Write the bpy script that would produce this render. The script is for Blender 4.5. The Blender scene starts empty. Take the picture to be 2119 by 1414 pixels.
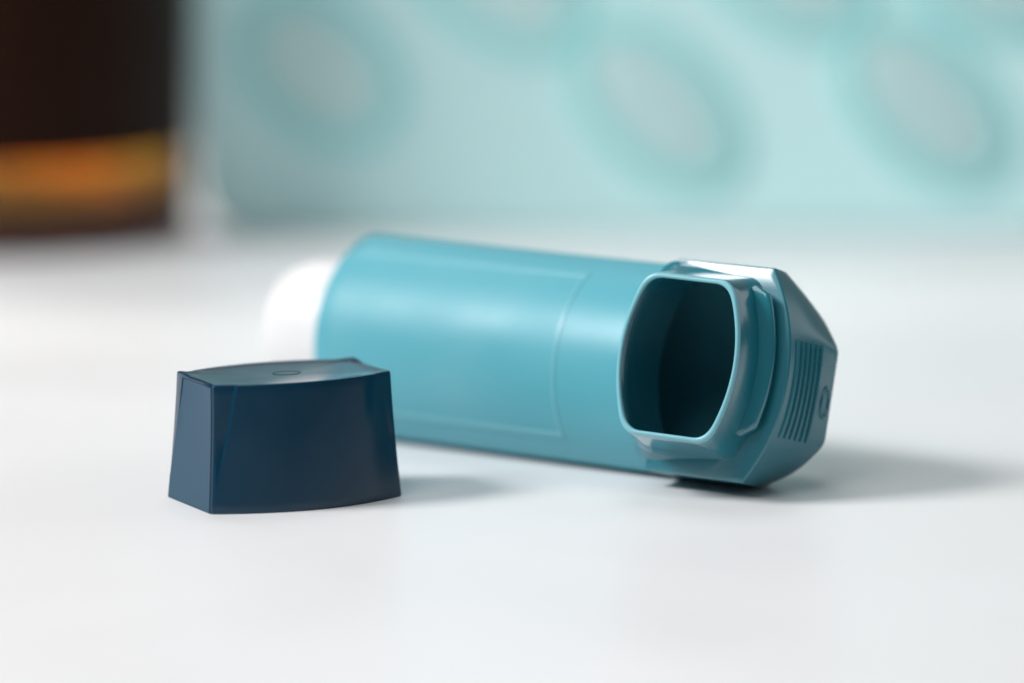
import bpy, bmesh, math
from mathutils import Vector, Matrix
R = math.radians
MM = 0.001

# ------------------------------------------------------------------ camera
sc = bpy.context.scene
C = bpy.context.collection
cam_d = bpy.data.cameras.new('camera')
cam = bpy.data.objects.new('camera', cam_d)
C.objects.link(cam)
sc.camera = cam
CAM = Vector((0.0, -0.700, 0.12924))
PITCH = R(8.854)
cam.location = CAM
cam.rotation_euler = (math.pi / 2 - PITCH, 0, 0)
cam_d.sensor_width = 36.0
cam_d.lens = 9613.0 / 2119.0 * 36.0
cam_d.clip_start = 0.01
cam_d.clip_end = 50.0
cam_d.dof.use_dof = True
cam_d.dof.focus_distance = 0.684
cam_d.dof.aperture_fstop = 6.0
cam_d.dof.aperture_blades = 0

# ------------------------------------------------------------------ world, lamps, exposure
world = bpy.data.worlds.new('World')
sc.world = world
world.use_nodes = True
wbg = world.node_tree.nodes['Background']
wbg.inputs['Color'].default_value = (0.72, 0.92, 1.0, 1)
wbg.inputs['Strength'].default_value = 0.09


def area(name, loc, target, size, power, col):
    d = bpy.data.lights.new(name, 'AREA')
    d.shape = 'RECTANGLE'
    d.size, d.size_y = size
    d.energy = power
    d.color = col
    o = bpy.data.objects.new(name, d)
    C.objects.link(o)
    o.location = loc
    o.rotation_euler = (Vector(target) - Vector(loc)).to_track_quat('-Z', 'Y').to_euler()
    return o


area('key_lamp', (-1.12, -0.27, 0.97), (0, -0.03, 0.01), (0.44, 0.44), 22.5, (1.0, 0.99, 0.985))
area('overhead_lamp', (-0.22, -0.40, 0.62), (-0.03, -0.16, 0.0), (0.45, 0.45), 1.8, (1.0, 0.99, 0.995))
ceil = area('ceiling_lamp', (0.0, 0.30, 0.80), (0.02, -0.17, 0.0), (0.30, 0.30), 0.16, (1.0, 0.99, 0.985))
ceil.data.spread = R(60)
area('side_window', (0.95, 0.30, 0.42), (0, 0, 0.02), (0.7, 0.6), 1.1, (0.94, 0.98, 1.0))
back = area('bottle_back_fill', (-0.27, 0.62, 0.55), (-0.125, 0.37, 0.0), (0.36, 0.30), 0.52, (1.0, 0.98, 0.95))  # added narrow lamp behind the bottle so the amber glows, not a real window
back.data.spread = R(38)

sc.view_settings.view_transform = 'Standard'
sc.view_settings.look = 'None'
sc.view_settings.exposure = 0.10
sc.view_settings.gamma = 1.0
sc.cycles.use_denoising = True
sc.cycles.max_bounces = 14
sc.cycles.transmission_bounces = 12


# ------------------------------------------------------------------ helpers
def tag(o, label=None, cat=None, group=None, kind=None):
    if label: o['label'] = label
    if cat: o['category'] = cat
    if group: o['group'] = group
    if kind: o['kind'] = kind
    return o


def link(name, me, mat=None, parent=None):
    o = bpy.data.objects.new(name, me)
    C.objects.link(o)
    if mat is not None:
        me.materials.clear()
        me.materials.append(mat)
    if parent is not None:
        o.parent = parent
    return o


def mesh(verts, faces, angle=32):
    me = bpy.data.meshes.new('m')
    me.from_pydata([tuple(v) for v in verts], [], faces)
    bm = bmesh.new()
    bm.from_mesh(me)
    bmesh.ops.remove_doubles(bm, verts=bm.verts, dist=1e-7)
    bmesh.ops.recalc_face_normals(bm, faces=bm.faces)
    bm.to_mesh(me)
    bm.free()
    smooth(me, angle)
    return me


def smooth(me, angle):
    me.shade_smooth()
    me.set_sharp_from_angle(angle=R(angle))


def loft(rings, cap0=True, cap1=True, closed=True, angle=32):
    n = len(rings[0])
    V = [p for r in rings for p in r]
    F = []
    for i in range(len(rings) - 1):
        for j in range(n if closed else n - 1):
            k = (j + 1) % n
            F.append((i * n + j, i * n + k, (i + 1) * n + k, (i + 1) * n + j))
    if cap0: F.append(tuple(range(n))[::-1])
    if cap1: F.append(tuple((len(rings) - 1) * n + j for j in range(n)))
    return mesh(V, F, angle)


def tube_mesh(path, rad, n=8, closed=False, angle=40):
    P = [Vector(p) for p in path]
    rings = []
    m = len(P)
    prev = None
    for i in range(m):
        a = P[(i - 1) % m] if (closed or i > 0) else P[i]
        b = P[(i + 1) % m] if (closed or i < m - 1) else P[i]
        t = (b - a).normalized()
        ref = prev if prev is not None else (Vector((0, 0, 1)) if abs(t.z) < .9 else Vector((1, 0, 0)))
        s = (ref - t * ref.dot(t)).normalized()
        prev = s
        q = t.cross(s)
        rings.append([P[i] + s * rad * math.cos(2 * math.pi * k / n) + q * rad * math.sin(2 * math.pi * k / n) for k in range(n)])
    if closed: rings.append(rings[0])
    return loft(rings, not closed, not closed, True, angle)


def lathe(profile, n=64, angle=35):
    rings = [[(r * math.cos(2 * math.pi * k / n), r * math.sin(2 * math.pi * k / n), z) for k in range(n)] for r, z in profile]
    return loft(rings, profile[0][0] > 1e-6, profile[-1][0] > 1e-6, True, angle)


def boolean(me, cutters, angle=32):
    o = link('tmp', me)
    tmp = [o]
    for c in cutters:
        k = link('cut', c)
        tmp.append(k)
        m = o.modifiers.new('b', 'BOOLEAN')
        m.operation = 'DIFFERENCE'
        m.solver = 'EXACT'
        m.object = k
    dg = bpy.context.evaluated_depsgraph_get()
    dg.update()
    out = bpy.data.meshes.new_from_object(o.evaluated_get(dg))
    for t in tmp: bpy.data.objects.remove(t)
    smooth(out, angle)
    return out


def material(name, col, rough=0.5, spec=0.5, **kw):
    m = bpy.data.materials.new(name)
    m.use_nodes = True
    b = m.node_tree.nodes['Principled BSDF']
    b.inputs['Base Color'].default_value = (*col, 1)
    b.inputs['Roughness'].default_value = rough
    b.inputs['Specular IOR Level'].default_value = spec
    for k, v in kw.items():
        b.inputs[k.replace('_', ' ')].default_value = v
    return m


def grain(m, scale, strength, dist=0.0001, detail=3.0, rough_var=None, col_var=None):
    """fine relief, and optional variation of gloss and colour, in object space"""
    nt = m.node_tree
    b = nt.nodes['Principled BSDF']
    tc = nt.nodes.new('ShaderNodeTexCoord')
    n = nt.nodes.new('ShaderNodeTexNoise')
    n.inputs['Scale'].default_value = scale
    n.inputs['Detail'].default_value = detail
    nt.links.new(tc.outputs['Object'], n.inputs['Vector'])
    if strength:
        bp = nt.nodes.new('ShaderNodeBump')
        bp.inputs['Strength'].default_value = strength
        bp.inputs['Distance'].default_value = dist
        nt.links.new(n.outputs['Fac'], bp.inputs['Height'])
        nt.links.new(bp.outputs['Normal'], b.inputs['Normal'])
    if rough_var:
        s, lo, hi = rough_var
        n2 = nt.nodes.new('ShaderNodeTexNoise')
        n2.inputs['Scale'].default_value = s
        n2.inputs['Detail'].default_value = 4
        nt.links.new(tc.outputs['Object'], n2.inputs['Vector'])
        mr = nt.nodes.new('ShaderNodeMapRange')
        mr.inputs['From Min'].default_value = 0.35
        mr.inputs['From Max'].default_value = 0.65
        mr.inputs['To Min'].default_value = lo
        mr.inputs['To Max'].default_value = hi
        nt.links.new(n2.outputs['Fac'], mr.inputs['Value'])
        nt.links.new(mr.outputs['Result'], b.inputs['Roughness'])
    if col_var:
        s, c2, lo, hi = col_var
        n3 = nt.nodes.new('ShaderNodeTexNoise')
        n3.inputs['Scale'].default_value = s
        n3.inputs['Detail'].default_value = 3
        nt.links.new(tc.outputs['Object'], n3.inputs['Vector'])
        mr = nt.nodes.new('ShaderNodeMapRange')
        mr.inputs['From Min'].default_value = lo
        mr.inputs['From Max'].default_value = hi
        nt.links.new(n3.outputs['Fac'], mr.inputs['Value'])
        mx = nt.nodes.new('ShaderNodeMix')
        mx.data_type = 'RGBA'
        mx.inputs[6].default_value = b.inputs['Base Color'].default_value
        mx.inputs[7].default_value = (*c2, 1)
        nt.links.new(mr.outputs['Result'], mx.inputs[0])
        nt.links.new(mx.outputs[2], b.inputs['Base Color'])
    return m


# ------------------------------------------------------------------ materials
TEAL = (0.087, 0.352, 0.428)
SHADED_TEAL = (0.012, 0.160, 0.210)  # same plastic as TEAL, darkened: shade painted into housing and mouthpiece
m_teal = grain(material('teal_plastic', TEAL, 0.34, 0.40), 900, 0.03, 0.00005, rough_var=(60, 0.35, 0.43))
m_teal_gloss = grain(material('teal_plastic_polished_shaded', SHADED_TEAL, 0.18, 0.75, Coat_Weight=0.6, Coat_Roughness=0.1), 700, 0.02, 0.00004, rough_var=(80, 0.12, 0.20))
m_teal_label = grain(material('teal_plastic_label_field', TEAL, 0.36, 0.38), 900, 0.03, 0.00005,
                     col_var=(45, (0.115, 0.37, 0.44), 0.46, 0.75), rough_var=(60, 0.36, 0.47))
m_teal_house = grain(material('teal_plastic_satin_shaded', SHADED_TEAL, 0.30, 0.6, Coat_Weight=0.5, Coat_Roughness=0.22), 700, 0.03, 0.00005, rough_var=(80, 0.27, 0.36))
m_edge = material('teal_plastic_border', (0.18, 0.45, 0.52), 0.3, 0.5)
m_border = material('teal_plastic_label_border', (0.13, 0.40, 0.475), 0.36, 0.4)
m_white = material('white_canister_lacquer', (0.68, 0.68, 0.69), 0.40, 0.5)
NAVY = (0.001, 0.032, 0.066)
m_navy = grain(material('navy_plastic', NAVY, 0.17, 0.5), 500, 0.015, 0.00004, rough_var=(90, 0.13, 0.22))
m_navy_grain = grain(material('navy_plastic_grained', (0.008, 0.053, 0.098), 0.46, 0.6), 2600, 0.55, 0.00008)
m_table = grain(material('white_table_lacquer', (0.79, 0.79, 0.80), 0.38, 0.42), 40, 0.05, 0.0002,
                rough_var=(14, 0.32, 0.42), col_var=(18, (0.775, 0.775, 0.78), 0.45, 0.7))
m_wall = grain(material('warm_grey_wall_paint', (0.52, 0.50, 0.47), 0.8, 0.3), 60, 0.2, 0.001)
m_sheet = grain(material('pale_teal_plastic', (0.550, 0.805, 0.810), 0.45, 0.4), 80, 0.05, 0.0003)
m_pocket = material('teal_pocket_plastic', (0.335, 0.700, 0.705), 0.45, 0.3)
m_tablet = material('pale_tablet', (0.490, 0.690, 0.690), 0.6, 0.3)
m_label = grain(material('dark_bottle_label', (0.016, 0.0045, 0.0015), 0.40, 0.10), 50, 0.02, 0.0002)
m_lid = material('black_bottle_lid', (0.012, 0.012, 0.013), 0.4, 0.5)
m_glass = material('amber_glass', (1.0, 1.0, 1.0), 0.22, 0.5, Transmission_Weight=1.0, IOR=1.42)
_va = m_glass.node_tree.nodes.new('ShaderNodeVolumeAbsorption')
_va.inputs['Color'].default_value = (0.955, 0.845, 0.0, 1)
_va.inputs['Density'].default_value = 850.0
m_glass.node_tree.links.new(_va.outputs['Volume'], m_glass.node_tree.nodes['Material Output'].inputs['Volume'])

# ------------------------------------------------------------------ setting
tb = bmesh.new()
bmesh.ops.create_cube(tb, size=1.0)
for v in tb.verts:
    v.co = Vector((v.co.x * 3.0, v.co.y * 2.2 + 0.10, v.co.z * 0.03 - 0.015))
bmesh.ops.bevel(tb, geom=list(tb.edges), offset=0.003, segments=3, affect='EDGES')
tm = bpy.data.meshes.new('table')
tb.to_mesh(tm)
tb.free()
smooth(tm, 40)
tag(link('table_top', tm, m_table), kind='structure')
wb = bmesh.new()
bmesh.ops.create_cube(wb, size=1.0)
for v in wb.verts:
    v.co = Vector((v.co.x * 6.0, v.co.y * 0.1 + 1.35, v.co.z * 3.0 + 0.5))
wm_ = bpy.data.meshes.new('wall')
wb.to_mesh(wm_)
wb.free()
tag(link('wall', wm_, m_wall), kind='structure')

# ------------------------------------------------------------------ inhaler
# local frame: x along the sleeve towards the mouthpiece end, y = u (mouthpiece side), z = v (across)
PSI, RHO = R(36.544), R(15.02)
A = Vector((math.cos(PSI), -math.sin(PSI), 0))
F0 = Vector((-math.sin(PSI), -math.cos(PSI), 0))
Zw = Vector((0, 0, 1))
Fv = F0 * math.cos(RHO) + Zw * math.sin(RHO)
Vv = Zw * math.cos(RHO) - F0 * math.sin(RHO)
HZ, HF, HB = 16.0, 11.6, 14.2
N = 160
UC = 0.8


def sleeve_polygon():
    """cross-section of the sleeve: arched front, soft corners, rounded back; points (u, v)"""
    sg = HF - UC
    r = (HZ * HZ + sg * sg) / (2 * sg)
    am = math.asin(HZ / r)
    P = [(HF - r + r * math.cos(am - 2 * am * i / 200), r * math.sin(am - 2 * am * i / 200)) for i in range(201)]
    for i in range(1, 300):
        th = math.pi * i / 300
        c = math.cos(th)
        P.append((UC - (HB + UC) * math.sin(th) ** (2 / 2.25), -HZ * math.copysign(abs(c) ** (2 / 2.25), c)))
    P.append(P[0])
    acc = [0.0]
    for a, b in zip(P, P[1:]): acc.append(acc[-1] + math.hypot(b[0] - a[0], b[1] - a[1]))
    out, j = [], 0
    for i in range(N):
        q = acc[-1] * i / N
        while acc[j + 1] < q: j += 1
        t = (q - acc[j]) / max(1e-9, acc[j + 1] - acc[j])
        out.append((P[j][0] + (P[j + 1][0] - P[j][0]) * t, P[j][1] + (P[j + 1][1] - P[j][1]) * t))
    return out


POLY = sleeve_polygon()
PN = []
for i in range(N):
    a, b = POLY[i - 1], POLY[(i + 1) % N]
    t = Vector((b[0] - a[0], b[1] - a[1])).normalized()
    PN.append((-t.y, t.x) if (-t.y) * POLY[i][0] + t.x * POLY[i][1] > 0 else (t.y, -t.x))
low = min(u * Fv.z + v * Vv.z for u, v in POLY) - 0.05
O = Vector((-24.462, 35.449, -low)) * MM

inhaler = bpy.data.objects.new('inhaler', None)
C.objects.link(inhaler)
inhaler.empty_display_size = 0.01
# mirrored frame (a, f, v) is left-handed, so u is stored as -y
inhaler.matrix_world = Matrix(((A.x, -Fv.x, Vv.x, O.x), (A.y, -Fv.y, Vv.y, O.y), (A.z, -Fv.z, Vv.z, O.z), (0, 0, 0, 1)))
tag(inhaler, 'light teal plastic asthma inhaler lying on its side with open mouthpiece', 'inhaler')


def L(x, u, v): return Vector((x, -u, v)) * MM


def section(x, grow=0.0):
    return [L(x, u + n[0] * grow, v + n[1] * grow) for (u, v), n in zip(POLY, PN)]


# cavity and mouth hole cutters
BETA = R(9.534)
MX, MU, MV = 73.85, 18.455, 0.658
SB, CB = math.sin(BETA), math.cos(BETA)


def MP(s, v, d):
    """point of the mouthpiece: s across, v along its long axis, d depth behind the rim plane"""
    return L(MX + s * CB - d * SB, MU - s * SB - d * CB, MV + v)


def mouth_outline(we, wm, hm, rc=2.0, n_end=6, n_c=8, n_s=26):
    """flat short ends, bulged long sides, rounded corners"""
    def side(v): return we + (wm - we) * (1 - (v / hm) ** 2)
    q = []
    e = we - rc
    vc = hm - rc * 1.15
    for i in range(n_end): q.append((e * i / n_end, hm))
    p0, p1, p2 = (e, hm), (side(hm) + 0.05, hm), (side(vc), vc)
    for i in range(n_c):
        t = i / n_c
        q.append(tuple((1 - t) ** 2 * p0[k] + 2 * t * (1 - t) * p1[k] + t * t * p2[k] for k in (0, 1)))
    for i in range(n_s):
        v = vc * (1 - i / n_s)
        q.append((side(v), v))
    q.append((side(0), 0.0))
    half = q + [(s, -v) for s, v in q[-2::-1]]           # right side, top to bottom
    return half + [(-s, v) for s, v in half[-2:0:-1]]


WE, WM, HM = 6.9, 9.62, 12.05


def mouth_ring(d, off=0.0, taper=1.0):
    k = min(max(d, 0), 10.5) / 10.5
    return [MP(s, v, d) for s, v in mouth_outline(WE + 1.0 * k * taper + off, WM + 1.75 * k * taper + off,
                                                  HM + 2.0 * k * taper + off, 2.0)]


def cavity(): return loft([section(-2, -1.2), section(77, -1.2)])
def mouth_cut(): return loft([mouth_ring(-2, -0.32, .5), mouth_ring(0, -0.32, .5), mouth_ring(10.5, -0.32, .5), mouth_ring(16, -0.32, .5)])


# sleeve (rim slightly rounded)
sl = loft([section(0.0, -0.35), section(0.12, -0.1), section(0.4, 0.0)] + [section(x) for x in (4, 20, 40, 55, 66, 70)])
sleeve = link('sleeve', boolean(sl, [cavity(), mouth_cut()], 35), m_teal, inhaler)

# housing round the mouthpiece and end of the inhaler, lofted from its front face to its back
K = 64
SS = sorted(set([-1 + 2 * i / K for i in range(K + 1)] + [-0.56, 0.45]))


def octa(s):
    k = 0.45 if s > 0 else 0.56
    d = abs(s) - k
    e = 0.07                                             # moulded, softly rounded corner
    d = 0 if d < -e else ((d + e) ** 2 / (4 * e) if d < e else d)
    return 87.4 - 5.4 * d / (1 - k) - 2.6 * abs(s) ** 9



def house_ring(u, xl, vmax, mix, dx, inset=0.0):
    """mix 0: rounded front outline, 1: eight-sided outline; dx shifts the end along the sleeve"""
    pts = []
    vm = vmax - inset
    sh = 1 - 0.15 * max(0.0, (4.0 - u) / 8.0) ** 1.2 if u < 4 else 1.0
    def side(x): return vm * (1 - (1 - sh) * max(0.0, (x - xl) / (82 - xl)) ** 3)
    for s in reversed(SS):
        xf = 82.0 + 5.2 * (1 - abs(s) ** 2.2)
        xo = octa(s)
        pts.append(L(xf * (1 - mix) + xo * mix + dx - inset, u, vm * s * (sh if s > 0 else 1 - (1 - sh) * 0.3)))
    nl = 6
    xe = 82 * (1 - mix) + 79.4 * mix + dx
    xs = [xe + (xl - xe) * (i + .5) / (nl + .5) for i in range(nl)] + [xl]
    for x in xs: pts.append(L(x, u, -vm + 0.3 * (vm - side(x))))
    for i in range(1, 8): pts.append(L(xl, u, -vm + 2 * vm * i / 8))
    for x in reversed(xs): pts.append(L(x, u, side(x)))
    return pts


def vb(u): return 0.18 + HZ * max(0.0, 1 - (max(0.0, UC - u) / (HB + UC + 0.02)) ** 2.25) ** (1 / 2.25)


XL = 64.6
rings = [house_ring(8.7, XL, 16.15, 0, 0, 0.45), house_ring(8.58, XL, 16.15, 0, 0, 0.15), house_ring(8.3, XL, 16.18, 0, 0, 0)]
for i in range(1, 9):
    u = 8.3 - 12.3 * i / 8
    rings.append(house_ring(u, XL, 16.18 if u > 0 else vb(u), i / 8, 0))
for u, dx in ((-5.5, -1.1), (-7.5, -3.4), (-9.5, -6.0), (-11.5, -8.8), (-13.0, -11.2), (-13.9, -13.0)):
    rings.append(house_ring(u, XL, vb(u), 1, dx))
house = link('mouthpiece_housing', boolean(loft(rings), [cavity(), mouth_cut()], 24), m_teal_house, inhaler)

# mouthpiece: thin open tube with rounded lip
mr = [mouth_ring(16, -0.60, .5), mouth_ring(10.5, -0.60, .5), mouth_ring(4, -0.60, .5), mouth_ring(0.5, -0.60, .5), mouth_ring(0.12, -0.50),
      mouth_ring(0.0, -0.32), mouth_ring(0.05, -0.2), mouth_ring(0.22, -0.04), mouth_ring(0.6, 0.02)]
mr += [mouth_ring(d, 0.0) for d in (2, 4, 6, 8, 9.4)] + [mouth_ring(10.3, 0.45), mouth_ring(10.9, 1.1)]
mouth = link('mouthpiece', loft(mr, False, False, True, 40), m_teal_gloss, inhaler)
rim = [mouth_ring(0.5, -0.63, .5), mouth_ring(0.3, -0.63, .5), mouth_ring(0.05, -0.53), mouth_ring(-0.06, -0.33), mouth_ring(-0.02, -0.14), mouth_ring(0.15, 0.02), mouth_ring(0.45, 0.05), mouth_ring(0.55, 0.01)]
link('rim', loft(rim, False, False, True, 60), m_edge, mouth)

# retaining lip along the outer flank of the mouthpiece, with a slot behind it
ol_in = [p for p in mouth_outline(WE + 0.75, WM + 1.35, HM + 1.5)]
right = [p for p in ol_in if p[0] > 4 and -10.2 < p[1] < 12.6]
right.sort(key=lambda p: -p[1])
fr = []
for i, (s, v) in enumerate(right):
    a = right[max(0, i - 1)]
    b = right[min(len(right) - 1, i + 1)]
    t = Vector((b[0] - a[0], b[1] - a[1])).normalized()
    nx, nv = -t.y, t.x
    e = min(1.0, (i + .6) / 4, (len(right) - i - .4) / 5)
    w = 1.9 * e
    q = []
    for o_, d in ((-0.8, 5.5), (w * .55, 5.6), (w * .9, 5.75), (w, 6.0), (w, 6.6), (w * .9, 6.8), (-0.8, 6.9)):
        q.append(MP(s + nx * o_, v + nv * o_, d))
    fr.append(q)
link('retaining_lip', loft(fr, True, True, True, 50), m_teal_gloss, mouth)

# raised border of the label field on the sleeve, and the field itself
def on_sleeve(x, v, h):
    sg = HF - UC
    r = (HZ * HZ + sg * sg) / (2 * sg)
    t = math.asin(max(-1, min(1, v / r)))
    return L(x, HF - r + (r + h) * math.cos(t), (r + h) * math.sin(t))


X0, X1, V0, V1 = 3.0, 46.9, -12.4, 12.4


def strip(pts_of, n, w):
    """low raised bar of width w; pts_of(i/n, side, h) gives the surface point"""
    rr = []
    for i in range(n + 1):
        t = i / n
        rr.append([pts_of(t, -w / 2, -0.05), pts_of(t, -w / 2 * .7, 0.12), pts_of(t, w / 2 * .7, 0.12), pts_of(t, w / 2, -0.05)])
    return loft(rr, True, True, True, 50)


def tmap(t): return V0 + (V1 - V0) * t


for nm, fn, n in (('label_border', lambda t, o, h: on_sleeve(X0 + (X1 - X0 + .45) * t, V1 + o, h), 12),
                  ('label_border', lambda t, o, h: on_sleeve(X0 + (X1 - X0 + .45) * t, V0 + o, h), 12),
                  ('label_border', lambda t, o, h: on_sleeve(X1 + o, tmap(t), h * .99), 40)):
    link(nm, strip(fn, n, 0.85), m_border, inhaler)
fv = []
for i in range(25):
    x = X0 + (X1 - 0.3 - X0) * i / 24
    fv.append([on_sleeve(x, V0 + 0.3 + (V1 - V0 - .6) * j / 40, 0.05) for j in range(41)])
link('label_field', loft(fv, False, False, False, 60), m_teal_label, inhaler)

# grip ribs and the raised oval on the end face
def end_x(u, v):
    s = v / 16.18
    mix = (8.3 - u) / 12.3
    xf = 82.0 + 5.2 * (1 - abs(s) ** 2.2)
    xo = octa(s)
    return xf * (1 - mix) + xo * mix


for k in range(6):
    u = 6.6 - 1.25 * k
    path = [L(end_x(u, v) + 0.02, u, v) for v in [-8.6 + 14.6 * i / 14 for i in range(15)]]
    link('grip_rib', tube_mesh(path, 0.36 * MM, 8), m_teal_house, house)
path = []
for k in range(28):
    t = 2 * math.pi * k / 28
    u, v = -2.35 + 0.95 * math.cos(t), -2.2 + 2.3 * math.sin(t)
    path.append(L(end_x(u, v) + 0.02, u, v))
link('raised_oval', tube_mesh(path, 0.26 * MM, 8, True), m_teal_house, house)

# canister in the sleeve: rounded white end
prof = [(0, -14.8), (3, -14.9), (6.8, -14.9), (8.6, -14.5), (10.0, -13.5), (11.0, -11.8), (11.6, -9.4), (11.95, -6), (11.95, 30), (10.6, 36), (10.6, 40), (0, 40)]
rg = []
for r, x in prof:
    rg.append([L(x, -1.7 + r * math.cos(2 * math.pi * k / 64), r * math.sin(2 * math.pi * k / 64)) for k in range(64)])
canister = link('canister', loft(rg, False, False, True, 50), m_white, inhaler)
tag(canister, 'white rounded end of the canister sticking out of the sleeve')

# ------------------------------------------------------------------ cap
TH = R(27.93)
cap = bpy.data.objects.new('dust_cover', None)
C.objects.link(cap)
cap.empty_display_size = 0.01
cap.location = (-33.84 * MM, -19.995 * MM, 0)
cap.rotation_euler = (0, 0, TH)
tag(cap, 'dark navy blue plastic mouthpiece cap standing open end down on the table', 'cap')
W0, D0, W1, D1, CH, BU = 31.2, 16.0, 29.1, 13.3, 18.75, 4.0


def cap_dims(z):
    t = z / CH
    k = (1 - t) ** 1.45
    return (W1 + (W0 - W1) * k) / 2, (D1 + (D0 - D1) * (1 - t)) / 2, BU - 0.5 * t


def cap_ring(z, off=0.0, lift=None):
    w, d, b = cap_dims(z)
    w, d = w + off, d + off
    ch = 2.3 * max(0.0, (z / CH - 0.28) / 0.72)        # flat corner strip, wider towards the top
    st = 0.38 * min(1.0, ch / 0.8)                     # the bulged face steps proud of it
    pts = []
    n = 22
    def bul(x): return d + b * (1 - (x / w) ** 2)
    x0 = -w + ch + 0.8
    xi = x0 + 0.22 * min(1, ch)
    # front (negative y), left to right
    def front(sign):
        q = [(-w, d - 0.5), (-w + .15, d - 0.12), (-w + .4 , d + 0.06), (-w + .4 + ch * .5, d + (bul(x0) - d) * .42 - st * .5), (x0, bul(x0) - st), (xi, bul(xi))]
        for i in range(1, n):
            x = xi + (-2 * xi) * i / n
            q.append((x, bul(x)))
        q += [(-xi, bul(xi)), (-x0, bul(x0) - st), (w - .4 - ch * .5, d + (bul(x0) - d) * .42 - st * .5), (w - .4, d + 0.06), (w - .15, d - 0.12), (w, d - 0.5)]
        return q
    f = front(1)
    # short ends: slightly hollow
    right_ = [(w - 0.25 * (z / CH) * (1 - (j / 3 - 1) ** 2), -(d - .5) + 2 * (d - .5) * j / 6) for j in range(1, 6)]
    pts = [(x, -y) for x, y in f] + right_ + [(-x, y) for x, y in [(x, y) for x, y in f]] + [(-x, -y) for x, y in right_]
    out = []
    for x, y in pts:
        zz = z
        if lift: zz = z + lift(x / w, y / d)
        out.append(Vector((x, y, zz)) * MM)
    return out


zs = [0.0, 0.25] + [CH * i / 14 for i in range(1, 14)] + [CH * 0.965]
cr = [cap_ring(0.35, -1.0), cap_ring(0.0, -0.8), cap_ring(0.0, -0.15)] + [cap_ring(z, 0 if z > 0 else -0.02) for z in zs]
def horn(a, b): return 0.35 * max(0, (abs(a) - .86) / .14) * (1 if b > 0.4 else 0.15)
cr += [cap_ring(CH - 0.22, -0.02, horn), cap_ring(CH - 0.06, -0.12, horn), cap_ring(CH, -0.32, horn)]
# dished top
top = cap_ring(CH, -0.32)
cr += [[Vector((p.x * k, p.y * k, CH * MM - dz * MM)) for p in top] for k, dz in ((.96, .03), (.92, .12), (.8, .22), (.6, .32), (.35, .39), (.12, .42), (.005, .42))]
# inner hollow
cr_in = [cap_ring(z, -1.0) for z in (0.35, 6, 12, CH - 2.6)]
cr_full = cr_in[::-1] + cr
shell = link('shell', loft(cr_full, True, True, True, 28), m_navy, cap)
# grained end plates let into both short ends
for sgn in (-1, 1):
    rr = []
    for i in range(13):
        z = 0.12 + (CH - 0.55) * i / 12
        w, d, b = cap_dims(z)
        hol = 0.25 * (z / CH)
        row = []
        for j in range(9):
            y = (d - 0.55) * (2 * j / 8 - 1)
            # plate tapers away from the back corner towards the top, leaving the post beside it
            if j >= 5: y = min(y, d - 0.55 - 2.6 * max(0, z / CH - 0.18) * (j - 4) / 4)
            row.append(Vector((sgn * (w + 0.1 - hol * (1 - (2 * j / 8 - 1) ** 2)), y * (-sgn if sgn > 0 else 1), z)) * MM)
        rr.append(row)
    pm = loft(rr, False, False, False, 40)
    link('end_plate', pm, m_navy_grain, cap)
# moulding mark in the dish
link('moulding_mark', tube_mesh([Vector((1.0 + 2.2 * math.cos(2 * math.pi * k / 32), 1.2 + 1.5 * math.sin(2 * math.pi * k / 32), CH - 0.38)) * MM for k in range(32)], 0.03 * MM, 6, True), m_navy, cap)

# ------------------------------------------------------------------ amber bottle
bottle = bpy.data.objects.new('amber_bottle', None)
C.objects.link(bottle)
bottle.location = (-0.1118, 0.281, 0)
tag(bottle, 'large amber glass bottle with dark label beside the teal tray', 'bottle')
RB = 44.0
outer = [(0, 3.0), (22, 2.6), (35, 0.4), (38.5, 0.0), (41.0, 0.4), (42.8, 1.8), (43.7, 4.0), (RB, 7.5), (RB, 118), (43, 126), (39, 134), (31, 142),
         (22, 148), (16.5, 153), (15.5, 157), (15.5, 172)]
inner = [(13.0, 172), (13.0, 157), (14.2, 152), (20, 145.5), (29, 139.5), (36.6, 132), (40.3, 125), (41.2, 118), (41.2, 12), (39.6, 8.2), (36, 6.3), (22, 6.6), (0, 7.2)]
link('glass', lathe([(r * MM, z * MM) for r, z in outer + inner], 96), m_glass, bottle)
link('label', lathe([(r * MM, z * MM) for r, z in ((RB + .06, 19.6), (RB + .32, 19.6), (RB + .32, 105), (RB + .06, 105))], 96, 30), m_label, bottle)
bl = [(0, 158.2), (15.7, 158.2), (17.2, 158.4), (18.0, 159), (18.0, 175), (17.4, 176.4), (15.5, 177), (0, 177)]
bl[0:2] = [(15.7, 172.3), (15.7, 158.2)]
bl = [(0, 172.3)] + bl
link('lid', lathe([(r * MM, z * MM) for r, z in bl], 48), m_lid, bottle)

# ------------------------------------------------------------------ teal blister tray standing at the back
tray = bpy.data.objects.new('blister_tray', None)
C.objects.link(tray)
TY = 0.279
tray.location = (0.0273, TY, 0)
tag(tray, 'pale teal blister tray with slanted oval pockets standing on its edge', 'tray')
TW, TZ, RC = 94.3, 108.0, 12.0


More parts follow.
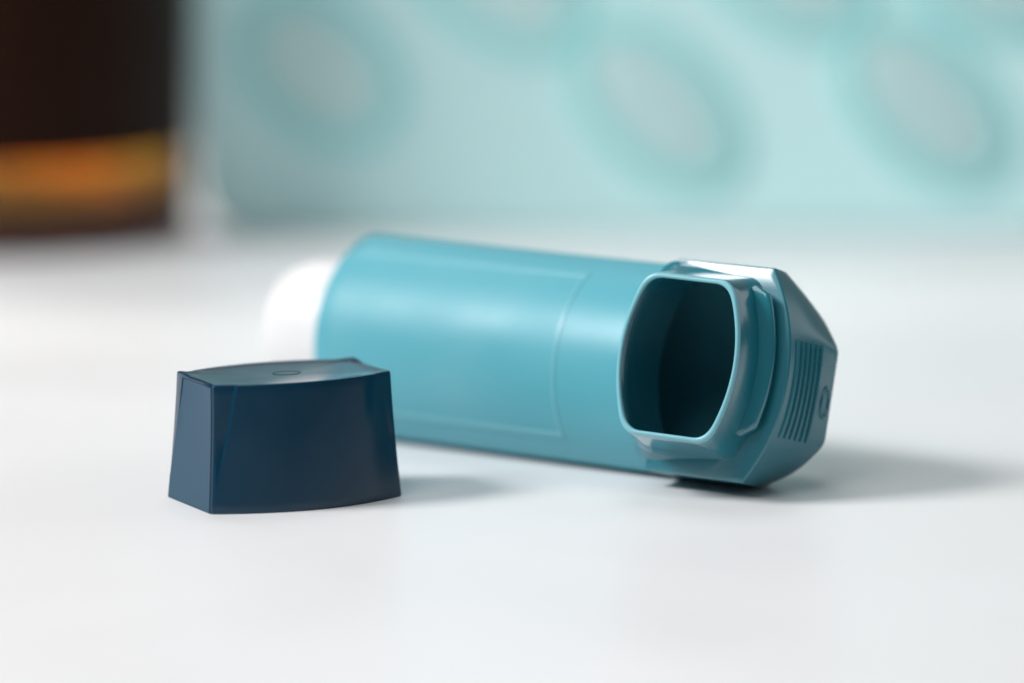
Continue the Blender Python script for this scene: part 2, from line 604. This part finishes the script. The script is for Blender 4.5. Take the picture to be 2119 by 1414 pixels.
def rrect(inset, y):
    pts = []
    w0, w1, z0, z1, r = -TW + inset, TW - inset, 0.0 + inset, TZ - inset, RC - min(inset, RC - 2)
    for cx_, cz_, a0 in ((w1 - r, z1 - r, 0), (w0 + r, z1 - r, 90), (w0 + r, z0 + r, 180), (w1 - r, z0 + r, 270)):
        for i in range(9):
            a = R(a0 + 90 * i / 8)
            pts.append(Vector((cx_ + r * math.cos(a), y, cz_ + r * math.sin(a))) * MM)
    return pts


link('sheet', loft([rrect(0.6, 8.0), rrect(0.0, 7.4), rrect(0.0, 1.6), rrect(0.4, 0.5), rrect(1.6, 0.0), rrect(2.4, 0.3)], True, True, True, 30), m_sheet, tray)


def px(X, Y):
    """pixel of the photograph to a point on the tray's front face"""
    d = Vector(((X - 1059.5) / 9613, 0, 0)) + Vector((0, math.cos(PITCH), -math.sin(PITCH))) + Vector((0, math.sin(PITCH), math.cos(PITCH))) * ((707 - Y) / 9613)
    t = (TY - CAM.y) / d.y
    p = CAM + d * t
    return p.x * 1000 - 27.3, p.z * 1000


for X, Y, hl, hw, ang in ((664, 144, 18.0, 12.4, 42), (1358, 218, 20.5, 11.8, 44), (1915, 214, 20.5, 11.8, 44),
                          (1010, -80, 23.0, 13.0, 44), (1600, -110, 23.0, 13.0, 44), (2180, -110, 23.0, 13.0, 44)):
    x, z = px(X, Y)
    if abs(x) > TW - 8: x = math.copysign(TW - 25, x)
    ca, sa = math.cos(R(ang)), -math.sin(R(ang))
    def ov(sc_l, y, g):
        out = []
        for k in range(48):
            t = 2 * math.pi * k / 48
            p, q = (hl + g) * math.cos(t), (hw + g) * math.sin(t)
            out.append(Vector((x + p * ca - q * sa, y, z + p * sa + q * ca)) * MM)
        return out
    pk = link('pocket', loft([ov(1, 0.6, 2.8), ov(1, 0.1, 2.6), ov(1, -0.6, 1.6), ov(1, -0.9, 0.2), ov(1, -0.9, -0.8), ov(1, -0.6, -2.0), ov(1, -0.2, -2.4)], True, True, True, 40), m_pocket, tray)
    link('tablet', loft([ov(1, -0.1, -2.5), ov(1, -0.5, -2.7), ov(1, -0.9, -4.2), ov(1, -1.1, -7.0)], True, True, True, 40), m_tablet, pk)
